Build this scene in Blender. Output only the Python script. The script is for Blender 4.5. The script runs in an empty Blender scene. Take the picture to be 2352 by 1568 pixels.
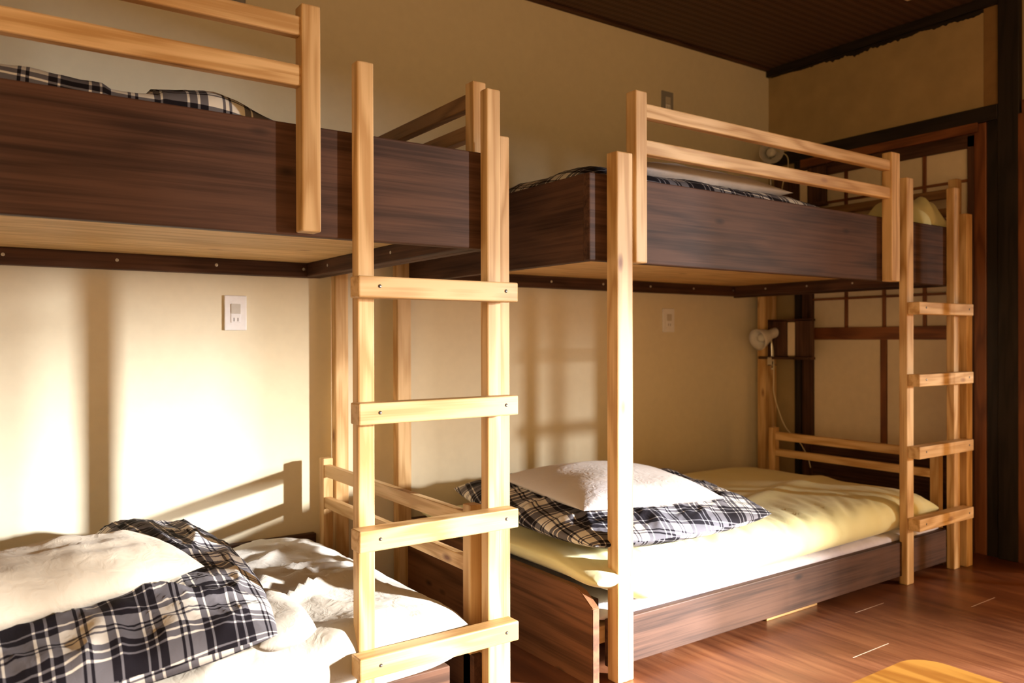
import bpy, bmesh, math, random
from mathutils import Vector, noise, Matrix
random.seed(7)
sc = bpy.context.scene
R = math.radians

# ------------------------------------------------------------------ camera, world, lights, exposure
CAM_H = 0.9975
YAW, PITCH, ROLL, FPX = 55.037, 0.168, -0.153, 1831.96
cam_d = bpy.data.cameras.new('camera')
cam_d.sensor_width = 36.0
cam_d.lens = FPX / 2352 * 36.0
cam_d.clip_start = 0.02
cam = bpy.data.objects.new('camera', cam_d)
sc.collection.objects.link(cam)
fw = Vector((math.cos(R(YAW)), math.sin(R(YAW)), 0)); rt = Vector((math.sin(R(YAW)), -math.cos(R(YAW)), 0)); up = Vector((0, 0, 1))
F = fw * math.cos(R(PITCH)) - up * math.sin(R(PITCH)); U = up * math.cos(R(PITCH)) + fw * math.sin(R(PITCH))
Rt = rt * math.cos(R(ROLL)) + U * math.sin(R(ROLL)); Uu = U * math.cos(R(ROLL)) - rt * math.sin(R(ROLL))
m3 = Matrix((Rt, Uu, -F)).transposed()
cam.matrix_world = Matrix.Translation((0, 0, CAM_H)) @ m3.to_4x4()
cam_d.dof.use_dof = True
cam_d.dof.focus_distance = 2.1
cam_d.dof.aperture_fstop = 3.5
sc.camera = cam

sc.view_settings.view_transform = 'Standard'
sc.view_settings.look = 'None'
sc.view_settings.exposure = -0.05
sc.view_settings.gamma = 1.0
sc.view_settings.use_curve_mapping = False

w = bpy.data.worlds.new('world'); sc.world = w; w.use_nodes = True
w.node_tree.nodes['Background'].inputs[0].default_value = (1.0, 0.60, 0.20, 1)
w.node_tree.nodes['Background'].inputs[1].default_value = 0.22

AZ = R(45.8)
sun_dir = Vector((math.sin(AZ), -math.cos(AZ), 0))          # towards the sun, level
def strip_light(name, dist, z, wid, hei, energy, col):
    d = bpy.data.lights.new(name, 'AREA'); d.shape = 'RECTANGLE'; d.size = wid; d.size_y = hei
    d.energy = energy; d.color = col
    o = bpy.data.objects.new(name, d); sc.collection.objects.link(o)
    p = Vector((1.2, 1.75, 0)) + sun_dir * dist; p.z = z
    o.location = p
    o.rotation_euler = (-sun_dir).to_track_quat('-Z', 'Y').to_euler()
    return o
# low sun, and an added strip lamp for its sheen off the floor
strip_light('low_sun', 14.0, 3.2, 0.36, 1.2, 19000, (1.0, 0.99, 0.97))
strip_light('glare_fill', 14.0, 1.75, 0.38, 1.7, 2100, (1.0, 0.99, 0.97))

# ------------------------------------------------------------------ helpers
COL = sc.collection
WO = {}
def world_origin(o): return WO.get(o.name, Vector((0, 0, 0)))
def link(name, me, mat, parent, origin):
    o = bpy.data.objects.new(name, me); COL.objects.link(o)
    if mat is not None:
        for m in (mat if isinstance(mat, (list, tuple)) else [mat]): me.materials.append(m)
    WO[o.name] = Vector(origin)
    if parent is not None:
        o.parent = parent; o.location = Vector(origin) - world_origin(parent)
    else: o.location = origin
    return o
def tag(o, label, cat=None, group=None, kind=None):
    if label: o['label'] = label
    if cat: o['category'] = cat
    if group: o['group'] = group
    if kind: o['kind'] = kind
    return o
def thing(name, loc, label, cat, group=None):
    o = bpy.data.objects.new(name, None); COL.objects.link(o); o.location = loc
    o.empty_display_size = 0.1
    WO[o.name] = Vector(loc)
    return tag(o, label, cat, group)
def bm_obj(name, bm, mat, parent, smooth=False, origin=None):
    if origin is None:
        mn = Vector((1e9,) * 3); mx = Vector((-1e9,) * 3)
        for v in bm.verts:
            for k in range(3): mn[k] = min(mn[k], v.co[k]); mx[k] = max(mx[k], v.co[k])
        origin = (mn + mx) / 2
    for v in bm.verts: v.co -= Vector(origin)
    me = bpy.data.meshes.new(name); bm.to_mesh(me); bm.free()
    if smooth:
        for p in me.polygons: p.use_smooth = True
    return link(name, me, mat, parent, origin)
def add_box(bm, x0, x1, y0, y1, z0, z1, bev=0.0, seg=2, mi=0):
    b = bmesh.new()
    bmesh.ops.create_cube(b, size=1)
    for v in b.verts:
        v.co = Vector(((x0 + x1) / 2 + v.co.x * (x1 - x0), (y0 + y1) / 2 + v.co.y * (y1 - y0), (z0 + z1) / 2 + v.co.z * (z1 - z0)))
    if bev > 0: bmesh.ops.bevel(b, geom=b.edges[:], offset=bev, segments=seg, affect='EDGES', profile=0.5)
    for f in b.faces: f.material_index = mi
    t = bpy.data.meshes.new('t'); b.to_mesh(t); b.free(); bm.from_mesh(t); bpy.data.meshes.remove(t)
def box(name, x0, x1, y0, y1, z0, z1, mat, parent=None, bev=0.003, label=None, kind=None):
    bm = bmesh.new(); add_box(bm, x0, x1, y0, y1, z0, z1, bev)
    o = bm_obj(name, bm, mat, parent)
    if label: o['label'] = label
    if kind: o['kind'] = kind
    return o
def prism(name, pts, axis, a0, a1, mat, parent=None, bev=0.0):
    """extrude a polygon: axis 'X' -> pts are (y,z)."""
    bm = bmesh.new()
    def mk(p, a):
        return {'X': (a, p[0], p[1]), 'Y': (p[0], a, p[1]), 'Z': (p[0], p[1], a)}[axis]
    A = [bm.verts.new(mk(p, a0)) for p in pts]; B = [bm.verts.new(mk(p, a1)) for p in pts]
    bm.faces.new(A); bm.faces.new(B[::-1])
    n = len(pts)
    for i in range(n): bm.faces.new((A[i], B[i], B[(i + 1) % n], A[(i + 1) % n]))
    bmesh.ops.recalc_face_normals(bm, faces=bm.faces)
    if bev: bmesh.ops.bevel(bm, geom=bm.edges[:], offset=bev, segments=2, affect='EDGES')
    return bm_obj(name, bm, mat, parent)
def disc_bm(bm, c, n, r, h, seg=12):
    n = Vector(n).normalized(); q = n.to_track_quat('Z', 'Y'); c = Vector(c)
    rings = []
    for k, (rr, hh) in enumerate(((r, 0), (r, h * .7), (r * .6, h))):
        rings.append([bm.verts.new(c + q @ Vector((math.cos(2 * math.pi * i / seg) * rr, math.sin(2 * math.pi * i / seg) * rr, hh))) for i in range(seg)])
    for a, b in zip(rings, rings[1:]):
        for i in range(seg): bm.faces.new((a[i], a[(i + 1) % seg], b[(i + 1) % seg], b[i]))
    bm.faces.new(rings[-1])
def screw(name, c, n, mat, parent, r=0.004, h=0.0008):
    bm = bmesh.new(); disc_bm(bm, c, n, r, h)
    return bm_obj(name, bm, mat, parent)
def lathe(name, prof, c, d, mat, parent, seg=40):
    """prof: (radius, distance along d)."""
    bm = bmesh.new(); q = Vector(d).normalized().to_track_quat('Z', 'Y'); c = Vector(c)
    rings = [[bm.verts.new(c + q @ Vector((math.cos(2 * math.pi * i / seg) * max(r, 1e-5), math.sin(2 * math.pi * i / seg) * max(r, 1e-5), h))) for i in range(seg)] for r, h in prof]
    for a, b in zip(rings, rings[1:]):
        for i in range(seg): bm.faces.new((a[i], a[(i + 1) % seg], b[(i + 1) % seg], b[i]))
    bmesh.ops.remove_doubles(bm, verts=bm.verts, dist=1e-5)
    bmesh.ops.recalc_face_normals(bm, faces=bm.faces)
    return bm_obj(name, bm, mat, parent, smooth=True)
def tube(name, pts, r, mat, parent, seg=10, sub=6):
    P = [Vector(p) for p in pts]; out = []
    for i in range(len(P) - 1):
        p0 = P[max(i - 1, 0)]; p1 = P[i]; p2 = P[i + 1]; p3 = P[min(i + 2, len(P) - 1)]
        for k in range(sub):
            t = k / sub
            out.append(0.5 * ((2 * p1) + (-p0 + p2) * t + (2 * p0 - 5 * p1 + 4 * p2 - p3) * t * t + (-p0 + 3 * p1 - 3 * p2 + p3) * t ** 3))
    out.append(P[-1])
    bm = bmesh.new(); rings = []
    for i, p in enumerate(out):
        d = (out[min(i + 1, len(out) - 1)] - out[max(i - 1, 0)]).normalized(); q = d.to_track_quat('Z', 'Y')
        rings.append([bm.verts.new(p + q @ Vector((math.cos(2 * math.pi * k / seg) * r, math.sin(2 * math.pi * k / seg) * r, 0))) for k in range(seg)])
    for a, b in zip(rings, rings[1:]):
        # match ring start to limit twist
        best = min(range(seg), key=lambda s: (a[0].co - b[s].co).length)
        for i in range(seg): bm.faces.new((a[i], a[(i + 1) % seg], b[(i + 1 + best) % seg], b[(i + best) % seg]))
    bm.faces.new(rings[0]); bm.faces.new(rings[-1][::-1])
    bmesh.ops.recalc_face_normals(bm, faces=bm.faces)
    return bm_obj(name, bm, mat, parent, smooth=True)

# ------------------------------------------------------------------ materials
def new_mat(name):
    m = bpy.data.materials.new(name); m.use_nodes = True
    nt = m.node_tree; b = nt.nodes['Principled BSDF']
    return m, nt, b
def N(nt, t, **kw):
    n = nt.nodes.new(t)
    for k, v in kw.items():
        if k.startswith('i_'): n.inputs[k[2:].replace('_', ' ')].default_value = v
        else: setattr(n, k, v)
    return n
def ramp(nt, stops, interp='LINEAR'):
    n = nt.nodes.new('ShaderNodeValToRGB'); cr = n.color_ramp; cr.interpolation = interp
    while len(cr.elements) > 1: cr.elements.remove(cr.elements[-1])
    cr.elements[0].position = stops[0][0]; cr.elements[0].color = (*stops[0][1], 1)
    for p, c in stops[1:]:
        e = cr.elements.new(p); e.color = (*c, 1)
    return n
def g3(v): return (v, v, v)
_wood = {}
def wood(kind, axis):
    key = (kind, axis)
    if key in _wood: return _wood[key]
    P = dict(
        pine=dict(a=(0.50, 0.29, 0.11), b=(0.71, 0.48, 0.24), k=(0.20, 0.07, 0.025), rough=0.5, fine=70, knots=True, spec=0.35),
        board=dict(a=(0.60, 0.36, 0.14), b=(0.76, 0.50, 0.22), k=(0.25, 0.10, 0.04), rough=0.55, fine=35, knots=True, spec=0.3),
        dark=dict(a=(0.040, 0.018, 0.011), b=(0.105, 0.050, 0.031), k=(0.018, 0.010, 0.008), rough=0.6, fine=42, knots=True, spec=0.2, fig=5.0, mix=0.78),
        brown=dict(a=(0.10, 0.043, 0.020), b=(0.22, 0.098, 0.046), k=(0.03, 0.015, 0.008), rough=0.5, fine=42, knots=True, spec=0.28, fig=4.0, mix=0.7),
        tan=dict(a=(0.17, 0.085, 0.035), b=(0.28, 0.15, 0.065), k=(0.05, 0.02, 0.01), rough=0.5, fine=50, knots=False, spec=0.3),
        frame=dict(a=(0.13, 0.040, 0.014), b=(0.22, 0.075, 0.026), k=(0.05, 0.015, 0.008), rough=0.45, fine=40, knots=False, spec=0.4),
        black=dict(a=(0.012, 0.009, 0.008), b=(0.022, 0.016, 0.013), k=(0.01, 0.01, 0.01), rough=0.5, fine=30, knots=False, spec=0.3),
        table=dict(a=(0.42, 0.17, 0.03), b=(0.62, 0.30, 0.06), k=(0.2, 0.08, 0.02), rough=0.3, fine=18, knots=False, spec=0.5),
    )[kind]
    m, nt, bs = new_mat('wood_%s_%s' % (kind, axis)); L = nt.links
    tc = N(nt, 'ShaderNodeTexCoord'); oi = N(nt, 'ShaderNodeObjectInfo')
    off = N(nt, 'ShaderNodeVectorMath', operation='SCALE'); off.inputs[0].default_value = (13.7, 7.3, 21.1)
    L.new(oi.outputs['Random'], off.inputs['Scale'])
    ad = N(nt, 'ShaderNodeVectorMath', operation='ADD'); L.new(tc.outputs['Object'], ad.inputs[0]); L.new(off.outputs[0], ad.inputs[1])
    def mapped(al, ac):
        s = [ac, ac, ac]; s['XYZ'.index(axis)] = al
        mp = N(nt, 'ShaderNodeMapping'); mp.inputs['Scale'].default_value = s; L.new(ad.outputs[0], mp.inputs['Vector']); return mp
    # slow cathedral figure
    m1 = mapped(0.9, 7.0)
    n1 = N(nt, 'ShaderNodeTexNoise'); n1.inputs['Scale'].default_value = 1.0; n1.inputs['Detail'].default_value = 3; L.new(m1.outputs[0], n1.inputs['Vector'])
    mul = N(nt, 'ShaderNodeMath', operation='MULTIPLY'); mul.inputs[1].default_value = P.get('fig', 8.0); L.new(n1.outputs['Fac'], mul.inputs[0])
    fr = N(nt, 'ShaderNodeMath', operation='PINGPONG'); fr.inputs[1].default_value = 0.5; L.new(mul.outputs[0], fr.inputs[0])
    # fine straight grain
    m2 = mapped(1.6, P['fine'] * 2.2)
    n2 = N(nt, 'ShaderNodeTexNoise'); n2.inputs['Scale'].default_value = 1.0; n2.inputs['Detail'].default_value = 4; n2.inputs['Roughness'].default_value = 0.65; L.new(m2.outputs[0], n2.inputs['Vector'])
    mx = N(nt, 'ShaderNodeMix', data_type='FLOAT'); mx.inputs[0].default_value = P.get('mix', 0.6)
    dbl = N(nt, 'ShaderNodeMath', operation='MULTIPLY'); dbl.inputs[1].default_value = 2.0; L.new(fr.outputs[0], dbl.inputs[0])
    L.new(dbl.outputs[0], mx.inputs[2]); L.new(n2.outputs['Fac'], mx.inputs[3])
    cr = ramp(nt, [(0.34, P['a']), (0.62, P['b'])]); L.new(mx.outputs[0], cr.inputs[0])
    # piece to piece and blotchy variation
    m3_ = mapped(1.2, 3.0)
    n3 = N(nt, 'ShaderNodeTexNoise'); n3.inputs['Scale'].default_value = 1.5; L.new(m3_.outputs[0], n3.inputs['Vector'])
    v = N(nt, 'ShaderNodeMapRange'); v.inputs[3].default_value = 0.72; v.inputs[4].default_value = 1.22; L.new(n3.outputs['Fac'], v.inputs[0])
    hs = N(nt, 'ShaderNodeHueSaturation'); L.new(v.outputs[0], hs.inputs['Value']); L.new(cr.outputs[0], hs.inputs['Color'])
    col = hs.outputs[0]
    if P['knots']:
        m4 = mapped(4.5, 11.0)
        vo = N(nt, 'ShaderNodeTexVoronoi'); vo.inputs['Scale'].default_value = 1.0; vo.inputs['Randomness'].default_value = 1.0; L.new(m4.outputs[0], vo.inputs['Vector'])
        wn = N(nt, 'ShaderNodeTexWhiteNoise'); L.new(vo.outputs['Position'], wn.inputs['Vector'])
        gt = N(nt, 'ShaderNodeMath', operation='GREATER_THAN'); gt.inputs[1].default_value = 0.84 if kind == 'dark' else 0.70; L.new(wn.outputs['Value'], gt.inputs[0])
        kr = N(nt, 'ShaderNodeMapRange'); kr.inputs[1].default_value = 0.04; kr.inputs[2].default_value = 0.15; kr.inputs[3].default_value = 0.9; kr.inputs[4].default_value = 0.0
        L.new(vo.outputs['Distance'], kr.inputs[0])
        km = N(nt, 'ShaderNodeMath', operation='MULTIPLY'); L.new(kr.outputs[0], km.inputs[0]); L.new(gt.outputs[0], km.inputs[1])
        mk = N(nt, 'ShaderNodeMix', data_type='RGBA'); L.new(km.outputs[0], mk.inputs[0]); L.new(col, mk.inputs[6]); mk.inputs[7].default_value = (*P['k'], 1)
        col = mk.outputs[2]
    L.new(col, bs.inputs['Base Color'])
    bs.inputs['Roughness'].default_value = P['rough']; bs.inputs['Specular IOR Level'].default_value = P['spec']
    bp = N(nt, 'ShaderNodeBump'); bp.inputs['Strength'].default_value = 0.12; bp.inputs['Distance'].default_value = 0.001
    L.new(mx.outputs[0], bp.inputs['Height']); L.new(bp.outputs[0], bs.inputs['Normal'])
    _wood[key] = m
    return m
def plaster(name, c, var=0.06, rough=0.9, scale=18, bump=0.15):
    m, nt, bs = new_mat(name); L = nt.links
    tc = N(nt, 'ShaderNodeTexCoord'); n = N(nt, 'ShaderNodeTexNoise'); n.inputs['Scale'].default_value = scale; n.inputs['Detail'].default_value = 6
    L.new(tc.outputs['Object'], n.inputs['Vector'])
    a = tuple(x * (1 - var) for x in c); b = tuple(min(1, x * (1 + var)) for x in c)
    cr = ramp(nt, [(0.3, a), (0.7, b)]); L.new(n.outputs['Fac'], cr.inputs[0]); L.new(cr.outputs[0], bs.inputs['Base Color'])
    bs.inputs['Roughness'].default_value = rough; bs.inputs['Specular IOR Level'].default_value = 0.2
    bp = N(nt, 'ShaderNodeBump'); bp.inputs['Strength'].default_value = bump; bp.inputs['Distance'].default_value = 0.002
    L.new(n.outputs['Fac'], bp.inputs['Height']); L.new(bp.outputs[0], bs.inputs['Normal'])
    return m
def flat(name, c, rough=0.5, metal=0.0, spec=0.5):
    m, nt, bs = new_mat(name); L = nt.links
    tc = N(nt, 'ShaderNodeTexCoord'); n = N(nt, 'ShaderNodeTexNoise'); n.inputs['Scale'].default_value = 60
    L.new(tc.outputs['Object'], n.inputs['Vector'])
    cr = ramp(nt, [(0.3, tuple(x * .95 for x in c)), (0.7, c)]); L.new(n.outputs['Fac'], cr.inputs[0]); L.new(cr.outputs[0], bs.inputs['Base Color'])
    bs.inputs['Roughness'].default_value = rough; bs.inputs['Metallic'].default_value = metal; bs.inputs['Specular IOR Level'].default_value = spec
    return m
def cloth(name, c, c2=None, weave=900, bump=0.25):
    m, nt, bs = new_mat(name); L = nt.links
    tc = N(nt, 'ShaderNodeTexCoord')
    n = N(nt, 'ShaderNodeTexNoise'); n.inputs['Scale'].default_value = 5; n.inputs['Detail'].default_value = 5; L.new(tc.outputs['Object'], n.inputs['Vector'])
    cr = ramp(nt, [(0.35, c), (0.65, c2 or tuple(x * .95 for x in c))]); L.new(n.outputs['Fac'], cr.inputs[0]); L.new(cr.outputs[0], bs.inputs['Base Color'])
    n2 = N(nt, 'ShaderNodeTexNoise'); n2.inputs['Scale'].default_value = 26; n2.inputs['Detail'].default_value = 4; n2.inputs['Distortion'].default_value = 1.2; L.new(tc.outputs['Object'], n2.inputs['Vector'])
    bp = N(nt, 'ShaderNodeBump'); bp.inputs['Strength'].default_value = bump; bp.inputs['Distance'].default_value = 0.006
    L.new(n2.outputs['Fac'], bp.inputs['Height']); L.new(bp.outputs[0], bs.inputs['Normal'])
    bs.inputs['Roughness'].default_value = 0.92; bs.inputs['Specular IOR Level'].default_value = 0.15
    bs.inputs['Sheen Weight'].default_value = 0.15
    return m
def plaid(name, brown=0.0):
    m, nt, bs = new_mat(name); L = nt.links
    tc = N(nt, 'ShaderNodeTexCoord'); sp = N(nt, 'ShaderNodeSeparateXYZ'); L.new(tc.outputs['UV'], sp.inputs[0])
    seq = [(0, 0), (.12, 1), (.145, 0), (.23, 1), (.255, 0), (.34, 1), (.50, 0), (.53, 1), (.57, 0), (.60, 1), (.76, 0), (.84, 1), (.865, 0)]
    outs = []
    for k in range(2):
        dv = N(nt, 'ShaderNodeMath', operation='DIVIDE'); dv.inputs[1].default_value = 0.205; L.new(sp.outputs[k], dv.inputs[0])
        f = N(nt, 'ShaderNodeMath', operation='FRACT'); L.new(dv.outputs[0], f.inputs[0])
        r = ramp(nt, [(p, g3(v)) for p, v in seq], 'CONSTANT'); L.new(f.outputs[0], r.inputs[0]); outs.append(r)
    ad = N(nt, 'ShaderNodeMix', data_type='RGBA'); ad.inputs[0].default_value = 0.5
    L.new(outs[0].outputs[0], ad.inputs[6]); L.new(outs[1].outputs[0], ad.inputs[7])
    cr = ramp(nt, [(0.0, (0.012, 0.010, 0.015)), (0.25, (0.15, 0.145, 0.17)), (0.75, (0.78, 0.75, 0.70))], 'CONSTANT')
    L.new(ad.outputs[2], cr.inputs[0])
    L.new(cr.outputs[0], bs.inputs['Base Color'])
    n2 = N(nt, 'ShaderNodeTexNoise'); n2.inputs['Scale'].default_value = 22; n2.inputs['Detail'].default_value = 4; n2.inputs['Distortion'].default_value = 1.0; L.new(tc.outputs['Object'], n2.inputs['Vector'])
    bp = N(nt, 'ShaderNodeBump'); bp.inputs['Strength'].default_value = 0.3; bp.inputs['Distance'].default_value = 0.008
    L.new(n2.outputs['Fac'], bp.inputs['Height']); L.new(bp.outputs[0], bs.inputs['Normal'])
    bs.inputs['Roughness'].default_value = 0.9; bs.inputs['Specular IOR Level'].default_value = 0.15
    return m

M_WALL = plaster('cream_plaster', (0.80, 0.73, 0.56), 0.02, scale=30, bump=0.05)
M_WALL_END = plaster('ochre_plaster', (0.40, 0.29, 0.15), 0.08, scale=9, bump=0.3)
M_SHEET = cloth('cream_sheet', (0.54, 0.51, 0.46), (0.49, 0.46, 0.41), bump=.5)
M_PILLOW = cloth('cream_linen', (0.66, 0.61, 0.53), (0.61, 0.55, 0.46), bump=.5)
M_PILLOW2 = cloth('lilac_white_linen', (0.70, 0.66, 0.67), (0.66, 0.62, 0.63), bump=.4)
M_YELLOW = cloth('yellow_cotton', (0.83, 0.80, 0.47), (0.80, 0.76, 0.40), bump=0.15)
M_PLAID = plaid('plaid_cotton')
M_PLASTIC = flat('white_plastic', (0.90, 0.90, 0.93), 0.35)
M_GREYPL = flat('grey_plastic', (0.62, 0.59, 0.54), 0.4)
M_SLOT = flat('slot_black', (0.02, 0.02, 0.02), 0.6)
M_SCREW = flat('screw_steel', (0.62, 0.62, 0.60), 0.35, 0.7)
M_HOLE = flat('screw_hole', (0.03, 0.018, 0.01), 0.8)
M_CHROME = flat('chrome', (0.75, 0.75, 0.74), 0.18, 1.0)
M_SHADE = flat('white_enamel', (0.82, 0.78, 0.74), 0.35)
M_PAPER = plaster('shoji_paper', (0.74, 0.62, 0.46), 0.03, scale=25, bump=0.02)
M_CORD = flat('cream_cord', (0.72, 0.62, 0.42), 0.5)

def floor_mat():
    m, nt, bs = new_mat('floor_boards'); L = nt.links
    tc = N(nt, 'ShaderNodeTexCoord')
    sp = N(nt, 'ShaderNodeSeparateXYZ'); L.new(tc.outputs['Object'], sp.inputs[0])
    dv = N(nt, 'ShaderNodeMath', operation='DIVIDE'); dv.inputs[1].default_value = 0.30; L.new(sp.outputs[0], dv.inputs[0])
    fl = N(nt, 'ShaderNodeMath', operation='FLOOR'); L.new(dv.outputs[0], fl.inputs[0])
    fr = N(nt, 'ShaderNodeMath', operation='FRACT'); L.new(dv.outputs[0], fr.inputs[0])
    wn = N(nt, 'ShaderNodeTexWhiteNoise', noise_dimensions='1D'); L.new(fl.outputs[0], wn.inputs['W'])
    mp = N(nt, 'ShaderNodeMapping'); mp.inputs['Scale'].default_value = (38, 2.2, 1); L.new(tc.outputs['Object'], mp.inputs['Vector'])
    n1 = N(nt, 'ShaderNodeTexNoise'); n1.inputs['Scale'].default_value = 1; n1.inputs['Detail'].default_value = 6; n1.inputs['Roughness'].default_value = .6; L.new(mp.outputs[0], n1.inputs['Vector'])
    mp2 = N(nt, 'ShaderNodeMapping'); mp2.inputs['Scale'].default_value = (9, 1.6, 1); L.new(tc.outputs['Object'], mp2.inputs['Vector'])
    n2 = N(nt, 'ShaderNodeTexNoise'); n2.inputs['Scale'].default_value = 1; n2.inputs['Detail'].default_value = 4; L.new(mp2.outputs[0], n2.inputs['Vector'])
    mx = N(nt, 'ShaderNodeMix', data_type='FLOAT'); mx.inputs[0].default_value = .5; L.new(n1.outputs['Fac'], mx.inputs[2]); L.new(n2.outputs['Fac'], mx.inputs[3])
    cr = ramp(nt, [(0.33, (0.085, 0.026, 0.012)), (0.5, (0.175, 0.060, 0.026)), (0.68, (0.29, 0.115, 0.050))]); L.new(mx.outputs[0], cr.inputs[0])
    v = N(nt, 'ShaderNodeMapRange'); v.inputs[3].default_value = .88; v.inputs[4].default_value = 1.1; L.new(wn.outputs[0], v.inputs[0])
    hs = N(nt, 'ShaderNodeHueSaturation'); L.new(cr.outputs[0], hs.inputs['Color']); L.new(v.outputs[0], hs.inputs['Value'])
    lt = N(nt, 'ShaderNodeMath', operation='LESS_THAN'); lt.inputs[1].default_value = 0.010; L.new(fr.outputs[0], lt.inputs[0])
    mk = N(nt, 'ShaderNodeMix', data_type='RGBA'); L.new(lt.outputs[0], mk.inputs[0]); L.new(hs.outputs[0], mk.inputs[6]); mk.inputs[7].default_value = (.20, .075, .035, 1)
    L.new(mk.outputs[2], bs.inputs['Base Color'])
    rr = N(nt, 'ShaderNodeMapRange'); rr.inputs[3].default_value = .26; rr.inputs[4].default_value = .40; L.new(n1.outputs['Fac'], rr.inputs[0]); L.new(rr.outputs[0], bs.inputs['Roughness'])
    bs.inputs['Specular IOR Level'].default_value = 0.5
    bp = N(nt, 'ShaderNodeBump'); bp.inputs['Strength'].default_value = .12; bp.inputs['Distance'].default_value = .001; L.new(n1.outputs['Fac'], bp.inputs['Height']); L.new(bp.outputs[0], bs.inputs['Normal'])
    return m
def ceiling_mat():
    m, nt, bs = new_mat('woven_ceiling'); L = nt.links
    tc = N(nt, 'ShaderNodeTexCoord'); mp = N(nt, 'ShaderNodeMapping'); mp.inputs['Scale'].default_value = (1, 1, 1); L.new(tc.outputs['Object'], mp.inputs['Vector'])
    wv = N(nt, 'ShaderNodeTexWave', bands_direction='Y'); wv.inputs['Scale'].default_value = 7; wv.inputs['Distortion'].default_value = .6; L.new(mp.outputs[0], wv.inputs['Vector'])
    wx = N(nt, 'ShaderNodeTexWave', bands_direction='X'); wx.inputs['Scale'].default_value = 14; wx.inputs['Distortion'].default_value = .3; L.new(mp.outputs[0], wx.inputs['Vector'])
    mx = N(nt, 'ShaderNodeMix', data_type='FLOAT'); mx.inputs[0].default_value = .35; L.new(wv.outputs['Fac'], mx.inputs[2]); L.new(wx.outputs['Fac'], mx.inputs[3])
    cr = ramp(nt, [(0.2, (0.060, 0.030, 0.018)), (0.8, (0.115, 0.060, 0.036))]); L.new(mx.outputs[0], cr.inputs[0]); L.new(cr.outputs[0], bs.inputs['Base Color'])
    bs.inputs['Roughness'].default_value = .7
    bp = N(nt, 'ShaderNodeBump'); bp.inputs['Strength'].default_value = .5; bp.inputs['Distance'].default_value = .004; L.new(mx.outputs[0], bp.inputs['Height']); L.new(bp.outputs[0], bs.inputs['Normal'])
    return m

# ------------------------------------------------------------------ the room
XE, YW, ZC = 3.89, 2.95, 2.555
XL, YB = -1.4, -3.2
def S(o, label=None):
    o['kind'] = 'structure'
    if label: o['label'] = label
    return o
bm = bmesh.new(); add_box(bm, XL, XE + 0.1, YB, YW + 0.1, -0.08, 0.0)
M_JOINT = flat('board_joint', (0.62, 0.45, 0.34), 0.4)
for (xa, xb, y) in ((2.68, 2.868, 1.66), (3.089, 3.273, 1.448), (2.296, 2.499, 1.431)):
    add_box(bm, xa, xb, y - .0013, y + .0013, -0.001, 0.0004, mi=1)
S(bm_obj('floor', bm, [floor_mat(), M_JOINT], None, origin=(0, 0, 0)), 'reddish brown glossy floorboards with short pale joints')
S(box('wall_back', XL, XE + 0.12, YW, YW + 0.1, -0.08, ZC, M_WALL, bev=0), 'long cream wall behind the bunk beds')
S(box('wall_left', XL - 0.1, XL, YB, YW + .1, -0.08, ZC, plaster('bounce_brown', (.42, .26, .105)), bev=0), 'unseen wall, coloured brown for warm bounce light, at the left end of the room')  # brown chosen to bounce warm light onto left-facing sides
S(bm_obj('ceiling', (lambda b: (add_box(b, XL, XE + .1, YB, YW + .1, ZC, ZC + .08), b)[1])(bmesh.new()), ceiling_mat(), None, origin=(0, 0, ZC)), 'dark brown woven ceiling')
# end wall: plaster above the lintel, and the narrow strip by the corner
bm = bmesh.new()
add_box(bm, XE, XE + .1, 1.62, YW + .1, 2.05, ZC)
add_box(bm, XE, XE + .1, 2.74, YW + .1, -0.08, 2.06)
add_box(bm, XE, XE + .1, YB, 1.62, 2.0, ZC)
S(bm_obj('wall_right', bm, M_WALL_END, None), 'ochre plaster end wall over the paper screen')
S(box('trim_1', XE - .025, XE, 1.62, YW, ZC - .045, ZC, wood('black', 'Y'), bev=.002), 'dark ceiling moulding on the end wall')
bm = bmesh.new()          # ragged dark paint under the moulding
pts = []
yy = 1.76
while yy < 2.93:
    pts.append((yy, ZC - .047 - max(0.0, 0.016 + 0.014 * noise.noise(Vector((yy * 9, 0, 0))) + 0.012 * noise.noise(Vector((yy * 55, 3, 0)))) * (1.0 if yy < 2.5 else max(0.2, (2.93 - yy) / .43))))
    yy += 0.006
for (a, za), (b, zb) in zip(pts, pts[1:]):
    v = [bm.verts.new((XE - .0012, a, za)), bm.verts.new((XE - .0012, b, zb)), bm.verts.new((XE - .0012, b, ZC - .04)), bm.verts.new((XE - .0012, a, ZC - .04))]
    f = bm.faces.new(v)
bmesh.ops.remove_doubles(bm, verts=bm.verts, dist=1e-5)
g = bmesh.ops.extrude_face_region(bm, geom=bm.faces[:])
for e in g['geom']:
    if isinstance(e, bmesh.types.BMVert): e.co.x = XE + .0005
bmesh.ops.recalc_face_normals(bm, faces=bm.faces)
S(bm_obj('trim_2', bm, wood('black', 'Y'), None), 'ragged dark paint edge under the ceiling moulding')
S(box('trim_3', XL, XE, YW - .03, YW, ZC - .012, ZC, wood('dark', 'X'), bev=.002), 'thin dark ceiling edge on the long wall')
S(box('trim_4', XE - .03, XE + .04, 1.695, 2.95, 1.985, 2.055, wood('black', 'Y'), bev=.004), 'black lintel across the end wall')
S(box('trim_5', XE - .03, XE + .1, 1.605, 1.695, 0, ZC, wood('black', 'Z'), bev=.004), 'black square pillar at the end wall')
S(box('trim_11', XE - .012, XE + .05, 1.695, 1.748, 0, 1.985, wood('black', 'Z'), bev=.001), 'black strip between jamb and pillar')
S(box('trim_6', XE - .004, XE, 1.695, 1.765, 2.055, ZC - .045, plaster('brown_plaster', (.26, .15, .06)), bev=.001), 'narrow brown strip beside the pillar')
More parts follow.
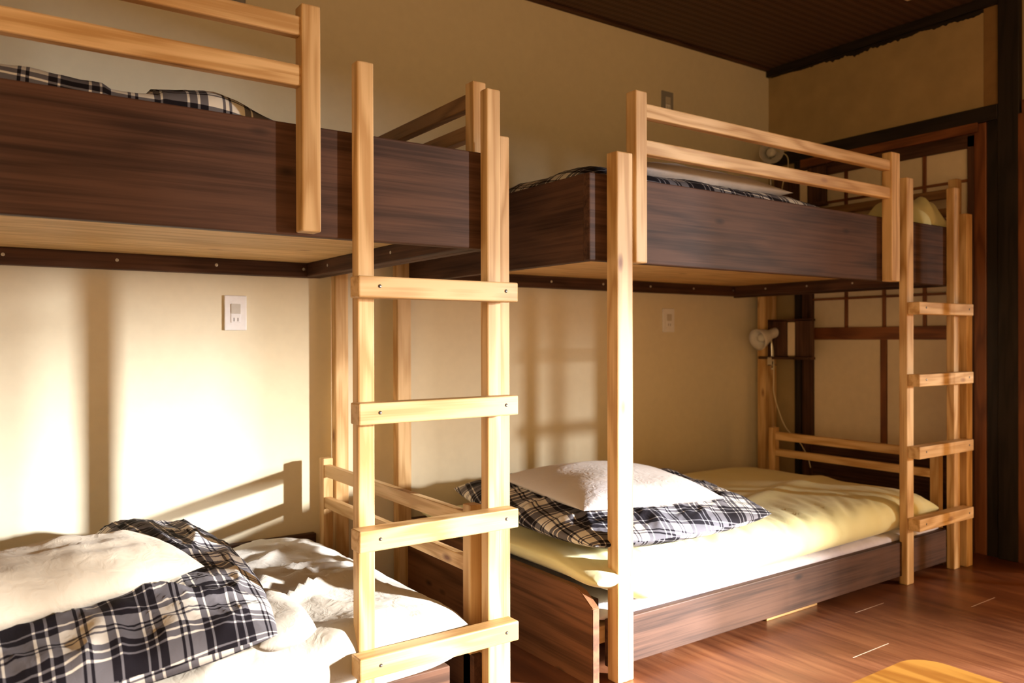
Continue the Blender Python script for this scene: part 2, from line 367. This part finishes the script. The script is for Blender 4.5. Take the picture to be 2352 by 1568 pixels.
S(box('trim_7', XE - .03, XE + .03, 2.721, 2.757, 0, 1.985, wood('black', 'Z'), bev=.002), 'black upright left of the paper screen')
# paper sliding screen
d1 = bpy.data.objects.new('door_1', None); COL.objects.link(d1); d1.location = (XE, 2.25, 0); WO[d1.name] = Vector((XE, 2.25, 0)); S(d1, 'paper sliding screen with dark lattice at the end of the room')
FZ, FY = wood('frame', 'Z'), wood('frame', 'Y')
FZd, FYd = wood('dark', 'Z'), wood('dark', 'Y')
box('stile', XE - .012, XE + .022, 2.658, 2.721, 0, 1.94, FZd, d1, .002)
box('stile', XE - .012, XE + .022, 1.795, 1.835, 0, 1.94, FZd, d1, .002)
box('top_rail', XE - .012, XE + .022, 1.80, 2.72, 1.885, 1.945, FYd, d1, .002)
box('head_rail', XE - .03, XE + .02, 1.78, 2.72, 1.945, 1.99, FY, d1, .002)
box('middle_rail', XE - .012, XE + .022, 1.835, 2.66, .99, 1.056, FY, d1, .002)
box('bottom_panel', XE - .004, XE + .015, 1.835, 2.66, .03, .44, FYd, d1, .001)
box('bottom_rail', XE - .012, XE + .022, 1.835, 2.66, 0, .05, FYd, d1, .002)
box('paper', XE + .010, XE + .014, 1.83, 2.665, .43, 1.89, M_PAPER, d1, 0)
box('centre_stile', XE - .006, XE + .010, 2.236, 2.266, .43, .99, FZ, d1, .001)
for y in (2.461, 2.25, 2.042): box('muntin', XE - .002, XE + .010, y - .008, y + .008, 1.056, 1.885, FZ, d1, .001)
for z in (1.21, 1.385, 1.56, 1.735): box('muntin', XE - .004, XE + .010, 1.835, 2.66, z - .006, z + .006, FY, d1, .001)
S(box('trim_8', XE - .018, XE + .03, 1.748, 1.802, 0, 1.985, FZ, bev=.004), 'reddish brown door jamb beside the black pillar')
# window side of the end wall, past the pillar
S(box('trim_9', XE - .02, XE + .05, YB, 1.60, 1.75, 2.05, wood('frame', 'Y'), bev=.003), 'brown head rail over the tall window')  # set low, out of view, to cut light off the upper wall
w1 = bpy.data.objects.new('window_1', None); COL.objects.link(w1); w1.location = (XE, -.4, 0); WO[w1.name] = Vector((XE, -.4, 0)); S(w1, 'tall timber window opening to the outside')
box('frame', XE - .03, XE + .03, 1.33, 1.612, 0, 1.99, FZ, w1, .003)  # widened out of view to stop stray sun on the end post
box('frame', XE - .03, XE + .03, YB, 1.55, 0, .045, wood('frame', 'Y'), w1, .003)
for y in (1.02, -0.80, -1.5, -2.2): box('mullion', XE - .02, XE + .02, y - .013, y + .013, .04, 1.99, FZ, w1, .002)
S(box('sun_blocker', 3.99, 14, -3.2, -2.6, 1.92, 4.6, wood('dark', 'Y'), bev=0), 'unseen overhang added outside to block the high sun')  # added blocker, keeps the sun lamp off the upper panels

# ceiling lamp, only its corner shows
cl = thing('ceiling_lamp', (3.3, 1.75, ZC), 'square paper ceiling lamp by the end wall, unlit', 'ceiling lamp')
bm = bmesh.new(); add_box(bm, 3.12, 3.53, 1.52, 1.93, 2.515, ZC - .01, .004)
bm_obj('lamp_shade', bm, flat('lamp_paper', (0.80, 0.66, 0.42), .6), cl)
box('base', 3.25, 3.38, 1.69, 1.82, ZC - .012, ZC, wood('frame', 'X'), cl, .001)

# unseen drapes added at the window to dim and warm the sunlight
def added_curtain(y0, y1, d0, d1, upper, label):
    """d0/d1: (y, opacity) between which the dimming changes smoothly."""
    m, nt, bs = new_mat('light_dimming_sheer'); L = nt.links
    out = nt.nodes['Material Output']; tr = N(nt, 'ShaderNodeBsdfTransparent'); tl = N(nt, 'ShaderNodeBsdfTranslucent')
    tl.inputs[0].default_value = (.30, .15, .045, 1); tr.inputs[0].default_value = (1, .95, .88, 1)
    tc = N(nt, 'ShaderNodeTexCoord'); sp = N(nt, 'ShaderNodeSeparateXYZ'); L.new(tc.outputs['Object'], sp.inputs[0])
    yc = (y0 + y1) / 2
    mr = N(nt, 'ShaderNodeMapRange'); mr.interpolation_type = 'SMOOTHSTEP'
    lo, hi = (d0, d1) if d0[0] < d1[0] else (d1, d0)
    mr.inputs[1].default_value = lo[0] - yc; mr.inputs[2].default_value = hi[0] - yc; mr.inputs[3].default_value = lo[1]; mr.inputs[4].default_value = hi[1]
    L.new(sp.outputs[1], mr.inputs[0])
    mz = N(nt, 'ShaderNodeMapRange'); mz.interpolation_type = 'SMOOTHSTEP'        # dimming eased higher up to pass more sun
    mz.inputs[1].default_value = -.45; mz.inputs[2].default_value = -.1; mz.inputs[3].default_value = 1.0; mz.inputs[4].default_value = upper
    L.new(sp.outputs[2], mz.inputs[0])
    mm = N(nt, 'ShaderNodeMath', operation='MULTIPLY'); L.new(mr.outputs[0], mm.inputs[0]); L.new(mz.outputs[0], mm.inputs[1])
    mx = N(nt, 'ShaderNodeMixShader'); L.new(mm.outputs[0], mx.inputs[0]); L.new(tr.outputs[0], mx.inputs[1]); L.new(tl.outputs[0], mx.inputs[2]); L.new(mx.outputs[0], out.inputs[0])
    bm = bmesh.new(); prev = None
    n = int((y1 - y0) * 140)
    for i in range(n + 1):
        y = y0 + i / n * (y1 - y0); x = XE - .09 + .018 * math.sin(y * 60) + .006 * math.sin(y * 19)
        a = bm.verts.new((x, y, .03)); b = bm.verts.new((x + .002, y, 1.97))
        if prev: bm.faces.new((prev[0], a, b, prev[1]))
        prev = (a, b)
    o = bm_obj('added_curtain', bm, m, None, smooth=True)
    tag(o, label, 'added_curtain')
added_curtain(-.15, 1.47, (-.15, .35), (.60, .96), .86, 'unseen amber drape added to dim light through the half of the tall window near the paper screen')
added_curtain(-3.1, -.85, (-1.75, .80), (-.85, .05), 1.0, 'unseen amber drape added to dim light through the half of the tall window away from the beds')

# ------------------------------------------------------------------ bunk beds
PX, PY, PZ = wood('pine', 'X'), wood('pine', 'Y'), wood('pine', 'Z')
DX, DY, DZ = wood('dark', 'X'), wood('dark', 'Y'), wood('dark', 'Z')
BX = wood('board', 'X')
RUNGS = [(1.1425 - i * .29, 1.093 - i * .29) for i in range(4)]
YP = 1.755
def ladder(parent, xl, xr, rx0, rx1, wdt, yb=1.755, yf=1.7205, yr=1.672, top=1.646):
    L0 = bpy.data.objects.new('ladder', None); COL.objects.link(L0); L0.parent = parent; o = Vector(((xl + xr) / 2, yf, 0)); L0.location = o - world_origin(parent); WO[L0.name] = o
    for x in (xl, xr):
        bm = bmesh.new(); add_box(bm, x, x + wdt, yf, yb - .0005, 0, top, .004)
        bm_obj('ladder_rail', bm, PZ, L0)
    for zt, zb in RUNGS:
        bm = bmesh.new(); add_box(bm, rx0, rx1, yr, yf, zb, zt, .0035)
        bm_obj('rung', bm, PX, L0)
        for x in (rx0 + .05 * (rx1 - rx0) / .44 + .002, rx1 - .038 * (rx1 - rx0) / .44):
            screw('screw', (x, yr - .0004, (zt + zb) / 2 + .002), (0, -1, 0), M_HOLE, L0, .0042, .0006)
            screw('screw', (x + .0012, yr - .0009, (zt + zb) / 2 + .0015), (0, -1, 0), M_SCREW, L0, .0016, .0004)
    return L0
def sub_empty(name, parent, o):
    e = bpy.data.objects.new(name, None); COL.objects.link(e); e.parent = parent; e.location = Vector(o) - world_origin(parent); WO[e.name] = Vector(o); return e

def bunk(cfg):
    x0, x1 = cfg['x0'], cfg['x1']; zt, zb = cfg['zt'], cfg['zb']
    T = thing('bunk_bed', ((x0 + x1) / 2, 2.3, 0), cfg['label'], 'bunk bed', 'timber bunk beds along the wall')
    # upper box
    box('front_panel', x0, x1, YP, YP + .028, zb, zt, DX, T, .0035)
    box('end_panel', x0 + .001, x0 + .029, YP + .028, YW - .005, zb, zt, DY, T, .002)
    box('end_panel', x1 - .029, x1 - .001, YP + .028, YW - .005, zb, zt, DY, T, .002)
    box('back_panel', x0 + .029, x1 - .029, YW - .035, YW - .005, 1.30, zt - .05, DX, T, .002)
    box('platform_board', x0 + .029, x1 - .029, YP + .028, YW - .035, 1.286, 1.304, BX, T, 0)
    lg = box('ledger', x0 + .03, x1 - .03, YW - .045, YW - .002, 1.232, 1.286, DX, T, .003)
    n = 7
    for i in range(n):
        sx = x0 + .12 + (x1 - x0 - .2) * i / (n - 1)
        screw('screw', (sx, YW - .0455, 1.262), (0, -1, 0), M_SCREW, lg, .0055, .0015)
    lg2 = box('ledger', x1 - .068, x1 - .029, YP + .028, YW - .045, 1.234, 1.286, DY, T, .003)
    for y in (1.95, 2.2, 2.45, 2.7): screw('screw', (x1 - .0685, y, 1.262), (-1, 0, 0), M_SCREW, lg2, .005, .0015)
    box('ledger', x0 + .029, x0 + .068, YP + .028, YW - .045, 1.234, 1.286, DY, T, .003)
    for (a, b, c, d) in cfg['posts']: box('corner_post', a, b, c, d, 0, cfg.get('ph', 1.54), PZ, T, .004)
    # front guard rail
    G = sub_empty('guard_rail', T, (cfg['gx'][0], YP, zb))
    for (a, b) in cfg['gx_posts']: box('guard_post', a, b, 1.712, YP - .0005, cfg['gb'], cfg['gt'], PZ, G, .004)
    for k, (za, zz) in enumerate(cfg['grails']): box('rail', cfg['gx'][0], cfg['gx'][1], 1.718, 1.749, za, zz, PX, G, .0045)
    # end guard rail, upper
    ex, ey, et = cfg['eg']
    G2 = sub_empty('guard_rail', T, (ex, ey, zb))
    box('guard_post', ex, ex + .042, ey, ey + .042, 1.30, et, PZ, G2, .003)
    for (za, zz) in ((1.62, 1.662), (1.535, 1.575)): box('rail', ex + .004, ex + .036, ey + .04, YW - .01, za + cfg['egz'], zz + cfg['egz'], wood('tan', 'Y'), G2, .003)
    # lower bed
    box('side_rail', cfg['lx0'], cfg['lx1'], YP - .012, YP + .018, .033, .172, DX, T, .003)
    box('back_rail', x0 + .03, x1 - .03, YW - .035, YW - .005, .03, .262, DX, T, .003)
    box('bed_base', x0 + .03, cfg['lx1'] - .01, YP + .02, YW - .04, .10, .150, BX, T, .002)
    for x in (x0 + .35, (x0 + x1) / 2, x1 - .35): box('foot', x, x + .06, YP + .06, YP + .12, 0, .10, DX, T, .002)
    for x in (x0 + .35, x1 - .35): box('foot', x, x + .06, YW - .14, YW - .08, 0, .10, DX, T, .002)
    # headboard with a cut corner
    h = [(YW - .01, 0), (YP - .02, 0), (YP - .02, .225), (YP + .035, .262), (YP + .06, .268), (YW - .01, .272)]
    prism('headboard', h, 'X', x0 - .008, x0 + .018, wood('brown', 'Y'), T, .002)
    box('cleat', x0 + .019, x0 + .05, YP + .02, YP + .055, .005, .235, DZ, T, .002)
    lg = cfg['low']
    G3 = sub_empty('foot_guard', T, (lg['x'], lg['y0'], 0))
    box('guard_post', lg['x'], lg['x'] + .038, lg['y0'], lg['y0'] + .04, lg['pb'], lg['pt'], PZ, G3, .003)
    box('guard_post', lg['x'], lg['x'] + .038, lg['y1'], lg['y1'] + .04, lg['pb'], lg['pt'], PZ, G3, .003)
    for (za, zz) in lg['rails']: box('rail', lg['x'] + .004, lg['x'] + .030, lg['y0'] + .038, lg['y1'] + .002, za, zz, PY, G3, .003)
    box('foot_board', lg['x'], lg['x'] + .03, YP + .03, YW - .04, 0, .16, DY, T, .002)
    ladder(T, *cfg['lad'])
    return T

near = bunk(dict(x0=-.95, x1=1.157, zt=1.485, zb=1.2329,
    label='nearer timber bunk bed with tall ladder, cream sheets on its lower berth',
    posts=[(1.158, 1.222, 1.757, 1.802), (1.187, 1.24, 2.868, 2.912), (-1.01, -.952, 1.757, 1.802), (-1.01, -.952, 2.868, 2.912)],
    gx=(-.52, .634), gx_posts=[(.632, .6765), (-.56, -.52)], gb=1.238, gt=1.7436, grails=((1.672, 1.7150), (1.560, 1.607)),
    eg=(1.166, 1.85, 1.706), egz=.018,
    lx0=-.93, lx1=1.025,
    low=dict(x=1.122, y0=1.80, y1=2.83, pb=.05, pt=.555, rails=((.488, .532), (.372, .412))),
    lad=(.767, 1.126, .7477, 1.1892, .0425)))
far = bunk(dict(x0=1.50, x1=3.60, zt=1.479, zb=1.2246,
    label='farther timber bunk bed with yellow mattress on its lower berth',
    posts=[(1.565, 1.628, 1.709, 1.7548), (3.6097, 3.66, 1.709, 1.7548), (1.449, 1.51, 2.868, 2.912), (3.70, 3.80, 2.83, 2.885)],
    gx=(1.688, 3.02), gx_posts=[(1.6425, 1.690), (3.0186, 3.0791)], gb=1.222, gt=1.7306, grails=((1.657, 1.699), (1.547, 1.591)),
    eg=(3.735, 1.81, 1.722), egz=.02,
    lx0=1.57, lx1=3.50,
    low=dict(x=3.548, y0=1.80, y1=2.655, pb=.05, pt=.527, rails=((.462, .504), (.378, .415))),
    lad=(3.144, 3.522, 3.1487, 3.5914, .052)))
# pale strip stands in for the sunlit gap under the far side rail
tag(box('gap_strip', 2.345, 2.642, 1.790, 1.815, 0, .032, wood('board', 'X'), bev=.002), 'pale strip standing in for the sunlit gap under the side rail of the farther bed', 'gap strip')

# ------------------------------------------------------------------ bedding
def slab(name, corners, z0, H, mat, parent=None, p=4.0, q=2.0, c=0.2, n=(60, 60), wr=None, bottom=0.5, uvrot=0.0, uvoff=(0, 0), lift=None, edge_bias=1.0, loc=None):
    """soft slab over a quad footprint: corners LF, RF, RB, LB (x,y); z0 underside, H thickness."""
    A, B, C_, D = [Vector(k) for k in corners]
    nu, nv = n
    def sm(i, k): 
        t = -1 + 2 * i / k
        return math.copysign(math.sin(abs(t) * math.pi / 2) ** (1.0 / edge_bias) if True else t, t)
    S_ = [sm(i, nu) for i in range(nu + 1)]; T_ = [sm(j, nv) for j in range(nv + 1)]
    def f(s): return max(0.0, 1 - abs(s) ** p) ** (1.0 / q)
    def pos(s, t, side):
        ss = s * math.sqrt(max(0.0, 1 - c * t * t / 2)); tt = t * math.sqrt(max(0.0, 1 - c * s * s / 2))
        a = (ss + 1) / 2; b = (tt + 1) / 2
        xy = A * (1 - a) * (1 - b) + B * a * (1 - b) + C_ * a * b + D * (1 - a) * b
        h = f(s) * f(t)
        zm = z0 + H * bottom
        z = zm + (H * (1 - bottom) * h if side > 0 else -H * bottom * min(1.0, h * 1.3))
        if side > 0 and wr: z += wr(xy.x, xy.y, s, t) * min(1.0, h * 1.2)
        if lift: z += lift(xy.x, xy.y)
        return Vector((xy.x, xy.y, z))
    bm = bmesh.new(); uvl = bm.loops.layers.uv.new('UVMap')
    top = [[bm.verts.new(pos(s, t, 1)) for t in T_] for s in S_]
    bot = [[top[i][j] if (i in (0, nu) or j in (0, nv)) else bm.verts.new(pos(S_[i], T_[j], -1)) for j in range(nv + 1)] for i in range(nu + 1)]
    # arc length coordinates along the middle row and column
    def arc(line):
        out = [0.0]
        for a, b in zip(line, line[1:]): out.append(out[-1] + (a.co - b.co).length)
        m = out[len(out) // 2]; return [x - m for x in out]
    au = [[0] * (nv + 1) for _ in range(nu + 1)]; av = [[0] * (nv + 1) for _ in range(nu + 1)]
    cu = arc([top[i][nv // 2] for i in range(nu + 1)]); cv = arc([top[nu // 2][j] for j in range(nv + 1)])
    cr_, sr_ = math.cos(uvrot), math.sin(uvrot)
    for i in range(nu):
        for j in range(nv):
            fc = bm.faces.new((top[i][j], top[i + 1][j], top[i + 1][j + 1], top[i][j + 1]))
            for lp, (a, b) in zip(fc.loops, ((i, j), (i + 1, j), (i + 1, j + 1), (i, j + 1))):
                u, v = cu[a], cv[b]; lp[uvl].uv = (u * cr_ - v * sr_ + uvoff[0] + 5, u * sr_ + v * cr_ + uvoff[1] + 5)
            vs = (bot[i][j], bot[i][j + 1], bot[i + 1][j + 1], bot[i + 1][j])
            if len(set(vs)) == 4:
                try: fc = bm.faces.new(vs)
                except ValueError: continue
                for lp, (a, b) in zip(fc.loops, ((i, j), (i, j + 1), (i + 1, j + 1), (i + 1, j))):
                    u = 2 * (cu[-1] if a > nu / 2 else cu[0]) - cu[a]; v = cv[b]
                    lp[uvl].uv = (u * cr_ - v * sr_ + uvoff[0] + 5, u * sr_ + v * cr_ + uvoff[1] + 5)
    o = bm_obj(name, bm, mat, parent, smooth=True)
    return o
def ridged(x, y, ang, sc_a, sc_c, seed=0.0):
    ca, sa = math.cos(ang), math.sin(ang); u = (x * ca + y * sa) * sc_a; v = (-x * sa + y * ca) * sc_c
    wv = noise.noise(Vector((x * 2.1 + seed, y * 2.1, seed)))
    n_ = noise.noise(Vector((u + wv * .6, v + wv * 1.2, seed)))
    return 1 - abs(n_) * 2.2
def fine(x, y, s, seed=0): return noise.fractal(Vector((x * s, y * s, seed)), 1.0, 2.0, 4)

# --- near bed, lower berth
def smooth(t):
    t = max(0.0, min(1.0, t)); return t * t * (3 - 2 * t)
def wr_near(x, y, s, t):
    a = R(25)
    z = .030 * max(0, ridged(x, y, R(35), 2.2, 7.5, 3.1)) ** 2 + .016 * max(0, ridged(x, y, R(-20), 2.5, 9, 8.4)) ** 2
    fade = 1.0 if x < .8 else max(.25, 1 - (x - .8) * 2.5)
    return -.05 * smooth((y - 2.45) / .35) * smooth((.95 - x) / .25) + (z - .012) * fade * (1.15 if y < 2.2 else .6) + .004 * fine(x, y, 9, 2)
tag(slab('mattress', [(-.93, 1.715), (1.115, 1.72), (1.06, 2.82), (-.93, 2.82)], .150, .185, M_SHEET, p=9, q=2.2, c=.05, n=(150, 90), wr=wr_near, bottom=.45),
    'cream sheeted mattress on the lower berth of the nearer bunk', 'mattress')
def wr_duv(amp=1.0, seed=0.0, ang=0):
    def f(x, y, s, t):
        return amp * (.020 * max(0, ridged(x, y, ang, 2.0, 9, seed)) ** 2 + .014 * max(0, ridged(x, y, ang + 1.3, 3.0, 8, seed + 4)) ** 2 - .010 + .008 * max(0, ridged(x, y, ang + .5, 6, 20, seed + 9)) ** 2 + .010 * fine(x, y, 7, seed))
    return f
tag(slab('duvet', [(-.75, 1.50), (.60, 1.57), (.68, 2.80), (-.75, 2.84)], .328, .150, M_PLAID, p=4, q=2.0, c=.34, n=(150, 130), wr=wr_duv(.95, 5.2, R(80)), bottom=.42, uvrot=R(-6),
    lift=lambda x, y: -.075 * smooth((.44 - x) / .16) * smooth((y - 2.1) / .3)),
    'folded black and white plaid duvet on cream sheets of the nearer bunk', 'duvet')
tag(slab('pillow', [(-.22, 1.60), (.46, 1.86), (.40, 2.24), (-.28, 1.90)], .45, .115, M_PILLOW, p=2.8, q=1.7, c=.02, n=(80, 60), wr=lambda x, y, s, t: .007 * ridged(x, y, R(70), 2, 9, 1.5) + .003 * ridged(x, y, R(20), 4, 18, 7.5) - .006 + .006 * fine(x, y, 10, 6), bottom=.35),
    'plump cream linen pillow on the plaid duvet of the nearer bunk', 'pillow')
tag(slab('white_cloth', [(.50, 1.62), (.66, 1.66), (.66, 1.98), (.52, 1.98)], .335, .07, M_SHEET, p=3, q=2, c=.5, n=(30, 30), bottom=.4, wr=lambda x, y, s, t: .006 * fine(x, y, 14, 3)),
    'rolled white cloth tucked under the right edge of the plaid duvet', 'cloth')
# --- far bed, lower berth
def wr_far(x, y, s, t):
    k = max(0.0, min(1.0, (2.15 - y) / .35))
    d = ridged(x, y, R(70), 1.2, 16, 2.2)
    return -.045 * smooth((1.72 - x) / .2) + .010 * max(0, d) * k * (1 if x > 1.9 else .3) - .003 + .004 * fine(x, y, 3, 9) + (.012 * math.exp(-((y - 2.15 - .25 * (x - 2.9)) / .05) ** 2) if x > 2.2 else 0)
tag(slab('under_mattress', [(1.54, 1.765), (3.49, 1.765), (3.49, 2.88), (1.54, 2.88)], .150, .055, cloth('quilted_white', (.74, .72, .78), (.55, .52, .62), bump=.5), p=14, q=2.2, c=.02, n=(90, 40), bottom=.5, wr=lambda x, y, s, t: .002 * fine(x, y, 20, 2)),
    'thin white quilted pad under the yellow mattress', 'mattress pad')
tag(slab('mattress', [(1.475, 1.70), (3.50, 1.765), (3.53, 2.80), (1.49, 2.80)], .203, .145, M_YELLOW, p=9, q=2.2, c=.03, n=(170, 90), wr=wr_far, bottom=.40,
    lift=lambda x, y: .068 * smooth((1.74 - x) / .24) - .022 * smooth((1.62 - x) / .14) * smooth((1.95 - y) / .25)),
    'pale yellow mattress on the lower berth of the farther bunk', 'mattress')
tag(slab('duvet', [(1.47, 1.70), (2.32, 1.68), (2.66, 2.72), (1.60, 2.82)], .352, .108, M_PLAID, p=3.4, q=2.0, c=.36, n=(130, 120), wr=wr_duv(.62, 9.3, R(10)), bottom=.42, uvrot=R(12)),
    'folded black and white plaid duvet on the yellow mattress', 'duvet')
tag(slab('pillow', [(1.60, 1.90), (2.10, 1.78), (2.33, 2.36), (1.72, 2.55)], .43, .112, M_PILLOW2, p=2.6, q=1.6, c=-.10, n=(70, 60), wr=lambda x, y, s, t: .006 * ridged(x, y, R(20), 2, 6, 4.5) - .004, bottom=.32),
    'plump white pillow on the plaid duvet of the yellow mattress', 'pillow')
# --- upper berths
tag(slab('mattress', [(-.90, 1.80), (1.12, 1.80), (1.12, 2.88), (-.90, 2.88)], 1.305, .13, M_SHEET, p=9, q=2.2, c=.03, n=(40, 30), bottom=.45),
    'cream mattress hidden in the upper berth of the nearer bunk', 'mattress')
tag(slab('duvet', [(-.85, 1.80), (.67, 1.80), (.67, 2.70), (-.85, 2.70)], 1.447, .115, M_PLAID, p=5, q=2.2, c=.1, n=(150, 60), bottom=.3, uvrot=R(4),
    wr=lambda x, y, s, t: .034 * math.exp(-((x - .49) / .09) ** 2) + .010 * fine(x, y, 6, 3) - (.012 if .26 < x < .36 else 0)),
    'dark plaid duvet showing over the edge of the nearer upper berth', 'duvet')
tag(slab('mattress', [(1.55, 1.80), (3.56, 1.80), (3.56, 2.88), (1.55, 2.88)], 1.305, .12, M_YELLOW, p=9, q=2.2, c=.03, n=(40, 30), bottom=.45),
    'yellow mattress hidden in the upper berth of the farther bunk', 'mattress')
tag(slab('duvet', [(1.54, 1.80), (2.80, 1.80), (2.78, 2.70), (1.60, 2.76)], 1.44, .11, M_PLAID, p=5, q=2.2, c=.1, n=(150, 60), bottom=.3, uvrot=R(8),
    wr=lambda x, y, s, t: .012 * fine(x, y, 6, 7) + .02 * smooth((1.74 - x) / .12)),
    'dark plaid duvet peeking over the edge of the farther upper berth', 'duvet')
tag(slab('pillow', [(1.74, 1.86), (2.60, 1.86), (2.50, 2.30), (1.80, 2.36)], 1.515, .105, M_PILLOW2, p=2.6, q=1.7, c=.0, n=(90, 40), bottom=.3,
    wr=lambda x, y, s, t: .008 * fine(x, y, 9, 7)),
    'greyish white pillow lying on the farther upper berth', 'pillow')
tag(slab('cushion', [(3.40, 1.79), (3.64, 1.79), (3.64, 2.10), (3.40, 2.10)], 1.428, .185, M_YELLOW, p=2.6, q=1.7, c=-.1, n=(60, 50), bottom=.3,
    wr=lambda x, y, s, t: .03 * ridged(x, y, R(60), 3, 9, 2.5)),
    'pale yellow crumpled cushion at the far end of the farther upper berth', 'cushion')

# ------------------------------------------------------------------ wall plates
M_STEEL = flat('plate_steel', (0.30, 0.30, 0.31), 0.4)
def outlet(x0, x1, z0, z1, label, plate=M_PLASTIC):
    T = thing('wall_outlet', ((x0 + x1) / 2, YW, (z0 + z1) / 2), label, 'power outlet', 'switch and socket plates on the long wall')
    cx = (x0 + x1) / 2; h = z1 - z0
    box('cover_plate', x0, x1, YW - .010, YW, z0, z1, plate, T, .003)
    box('switch', cx - .017, cx + .017, YW - .0135, YW - .009, z0 + h * .48, z0 + h * .76, M_GREYPL, T, .001)
    s = box('socket', cx - .017, cx + .017, YW - .0125, YW - .009, z0 + h * .22, z0 + h * .46, M_PLASTIC, T, .001)
    for dx in (-.007, .007): box('slot', cx + dx - .0012, cx + dx + .0012, YW - .0130, YW - .0120, z0 + h * .26, z0 + h * .36, M_SLOT, s, 0)
    return T
outlet(.796, .875, 1.032, 1.158, 'white switch and socket plate on the wall under the nearer upper berth')
outlet(.796, .875, 2.205, 2.330, 'wall plate high above the nearer bunk, cut by the top of the photo', M_STEEL)
outlet(3.015, 3.098, 1.032, 1.155, 'white switch plate on the wall under the farther upper berth')
outlet(3.010, 3.092, 2.160, 2.285, 'grey switch plate on the wall above the farther bunk', M_STEEL)

# ------------------------------------------------------------------ shelves and clip lamps
def shelf(z0, dy, dx, label):
    T = thing('wall_shelf', (3.76 + dx, 2.7 + dy, z0), label, 'shelf')
    D = DZ
    box('side_board', 3.72 + dx, 3.735 + dx, 2.705 + dy, 2.865 + dy, z0 + .014, z0 + .215, DZ, T, .002)
    box('side_board', 3.72 + dx, 3.735 + dx, 2.545 + dy, 2.655 + dy, z0 + .014, z0 + .215, DZ, T, .002)
    box('gap_panel', 3.726 + dx, 3.729 + dx, 2.656 + dy, 2.704 + dy, z0 + .02, z0 + .20, M_PAPER, T, 0, label='pale panel filling the gap')  # pale panel added between the two side boards
    box('bottom_board', 3.68 + dx, 3.745 + dx, 2.545 + dy, 2.865 + dy, z0, z0 + .014, DY, T, .002)
    box('top_board', 3.72 + dx, 3.745 + dx, 2.545 + dy, 2.865 + dy, z0 + .206, z0 + .218, DY, T, .002)
    return T
shelf(.884, 0, 0, 'small dark wooden shelf box at the corner under the farther upper berth')
shelf(1.69, -.085, -.01, 'small dark wooden shelf box above the farther upper berth')
def clip_lamp(mouth, aim, clampz, label, cord, r=.048):
    m = Vector(mouth); d = Vector(aim).normalized()
    T = thing('clip_lamp', (m.x + .06, m.y, clampz - .03), label, 'clip lamp')
    back = -d
    lathe('lamp_shade', [(r, 0), (r + .0015, .001), (r * .95, .020), (r * .80, .050), (r * .60, .078), (r * .50, .092), (r * .47, .108), (r * .47, .165), (r * .40, .174), (0, .176),
                         ], m, back, M_SHADE, T)
    lathe('bulb', [(0, -.002 + .012), (r * .3, .018), (r * .42, .032), (r * .3, .048), (r * .2, .064)], m, back, flat('bulb_glass', (.75, .73, .68), .2), T, 24)
    nk = m + back * .112
    arm_b = Vector((nk.x + .004, nk.y, clampz))
    tube('arm', [nk + Vector((0, 0, -r * .3)), (nk.x, nk.y, (nk.z + clampz) / 2), arm_b], .0042, M_CHROME, T)
    bm = bmesh.new()
    ax, ay, az = arm_b
    add_box(bm, ax - .022, ax + .03, ay - .014, ay + .014, az - .004, az + .002, .001)
    add_box(bm, ax - .022, ax - .017, ay - .014, ay + .014, az - .044, az, .001)
    add_box(bm, ax - .022, ax + .03, ay - .012, ay + .012, az - .044, az - .039, .001)
    bm_obj('clamp', bm, M_CHROME, T)
    lathe('clamp_screw', [(.0, 0), (.004, 0), (.004, .036), (.010, .037), (.010, .045), (0, .046)], (ax + .004, ay, az - .022), (0, 0, -1), M_CHROME, T, 16)
    tube('cord', cord, .0028, M_CORD, T, 8)
    return T
clip_lamp((3.59, 2.80, .990), (-1.0, .12, -.30), .893, 'white clip lamp on the shelf under the farther upper berth',
    [(3.68, 2.80, 1.03), (3.695, 2.78, .96), (3.70, 2.775, .84), (3.70, 2.775, .775), (3.70, 2.775, .70), (3.72, 2.75, .58), (3.74, 2.72, .50), (3.76, 2.66, .44), (3.78, 2.62, .36), (3.78, 2.60, .30)], r=.058)
clip_lamp((3.63, 2.735, 2.008), (-.75, -.62, -.12), 1.80, 'white clip lamp above the farther upper berth, half behind the guard rail',
    [(3.70, 2.76, 2.03), (3.715, 2.70, 1.99), (3.71, 2.69, 1.92), (3.69, 2.70, 1.86), (3.68, 2.72, 1.74), (3.68, 2.76, 1.60)], r=.062)

# ------------------------------------------------------------------ low table in the corner of the frame
tb = thing('low_table', (1.1, .3, 0), 'orange brown low wooden table, its rounded corner at the bottom right', 'table')
cx1, cy1, rr_ = 1.665, .893, .07
pts = [(.55, -.55), (cx1, -.55)] + [(cx1 - rr_ + rr_ * math.cos(R(a)), cy1 - rr_ + rr_ * math.sin(R(a))) for a in range(0, 91, 10)] + [(.55, cy1)]
prism('tabletop', pts, 'Z', .302, .33, wood('table', 'Y'), tb, .004)
for x, y in ((.65, -.45), (1.57, -.45), (.65, .78), (1.57, .78)): box('leg', x - .03, x + .03, y - .03, y + .03, 0, .302, wood('table', 'Z'), tb, .004)
for (a, b, c_, d) in ((.65, 1.57, .765, .79), (.65, 1.57, -.46, -.44)): box('apron', a, b, c_, d, .24, .302, wood('table', 'X'), tb, .002)
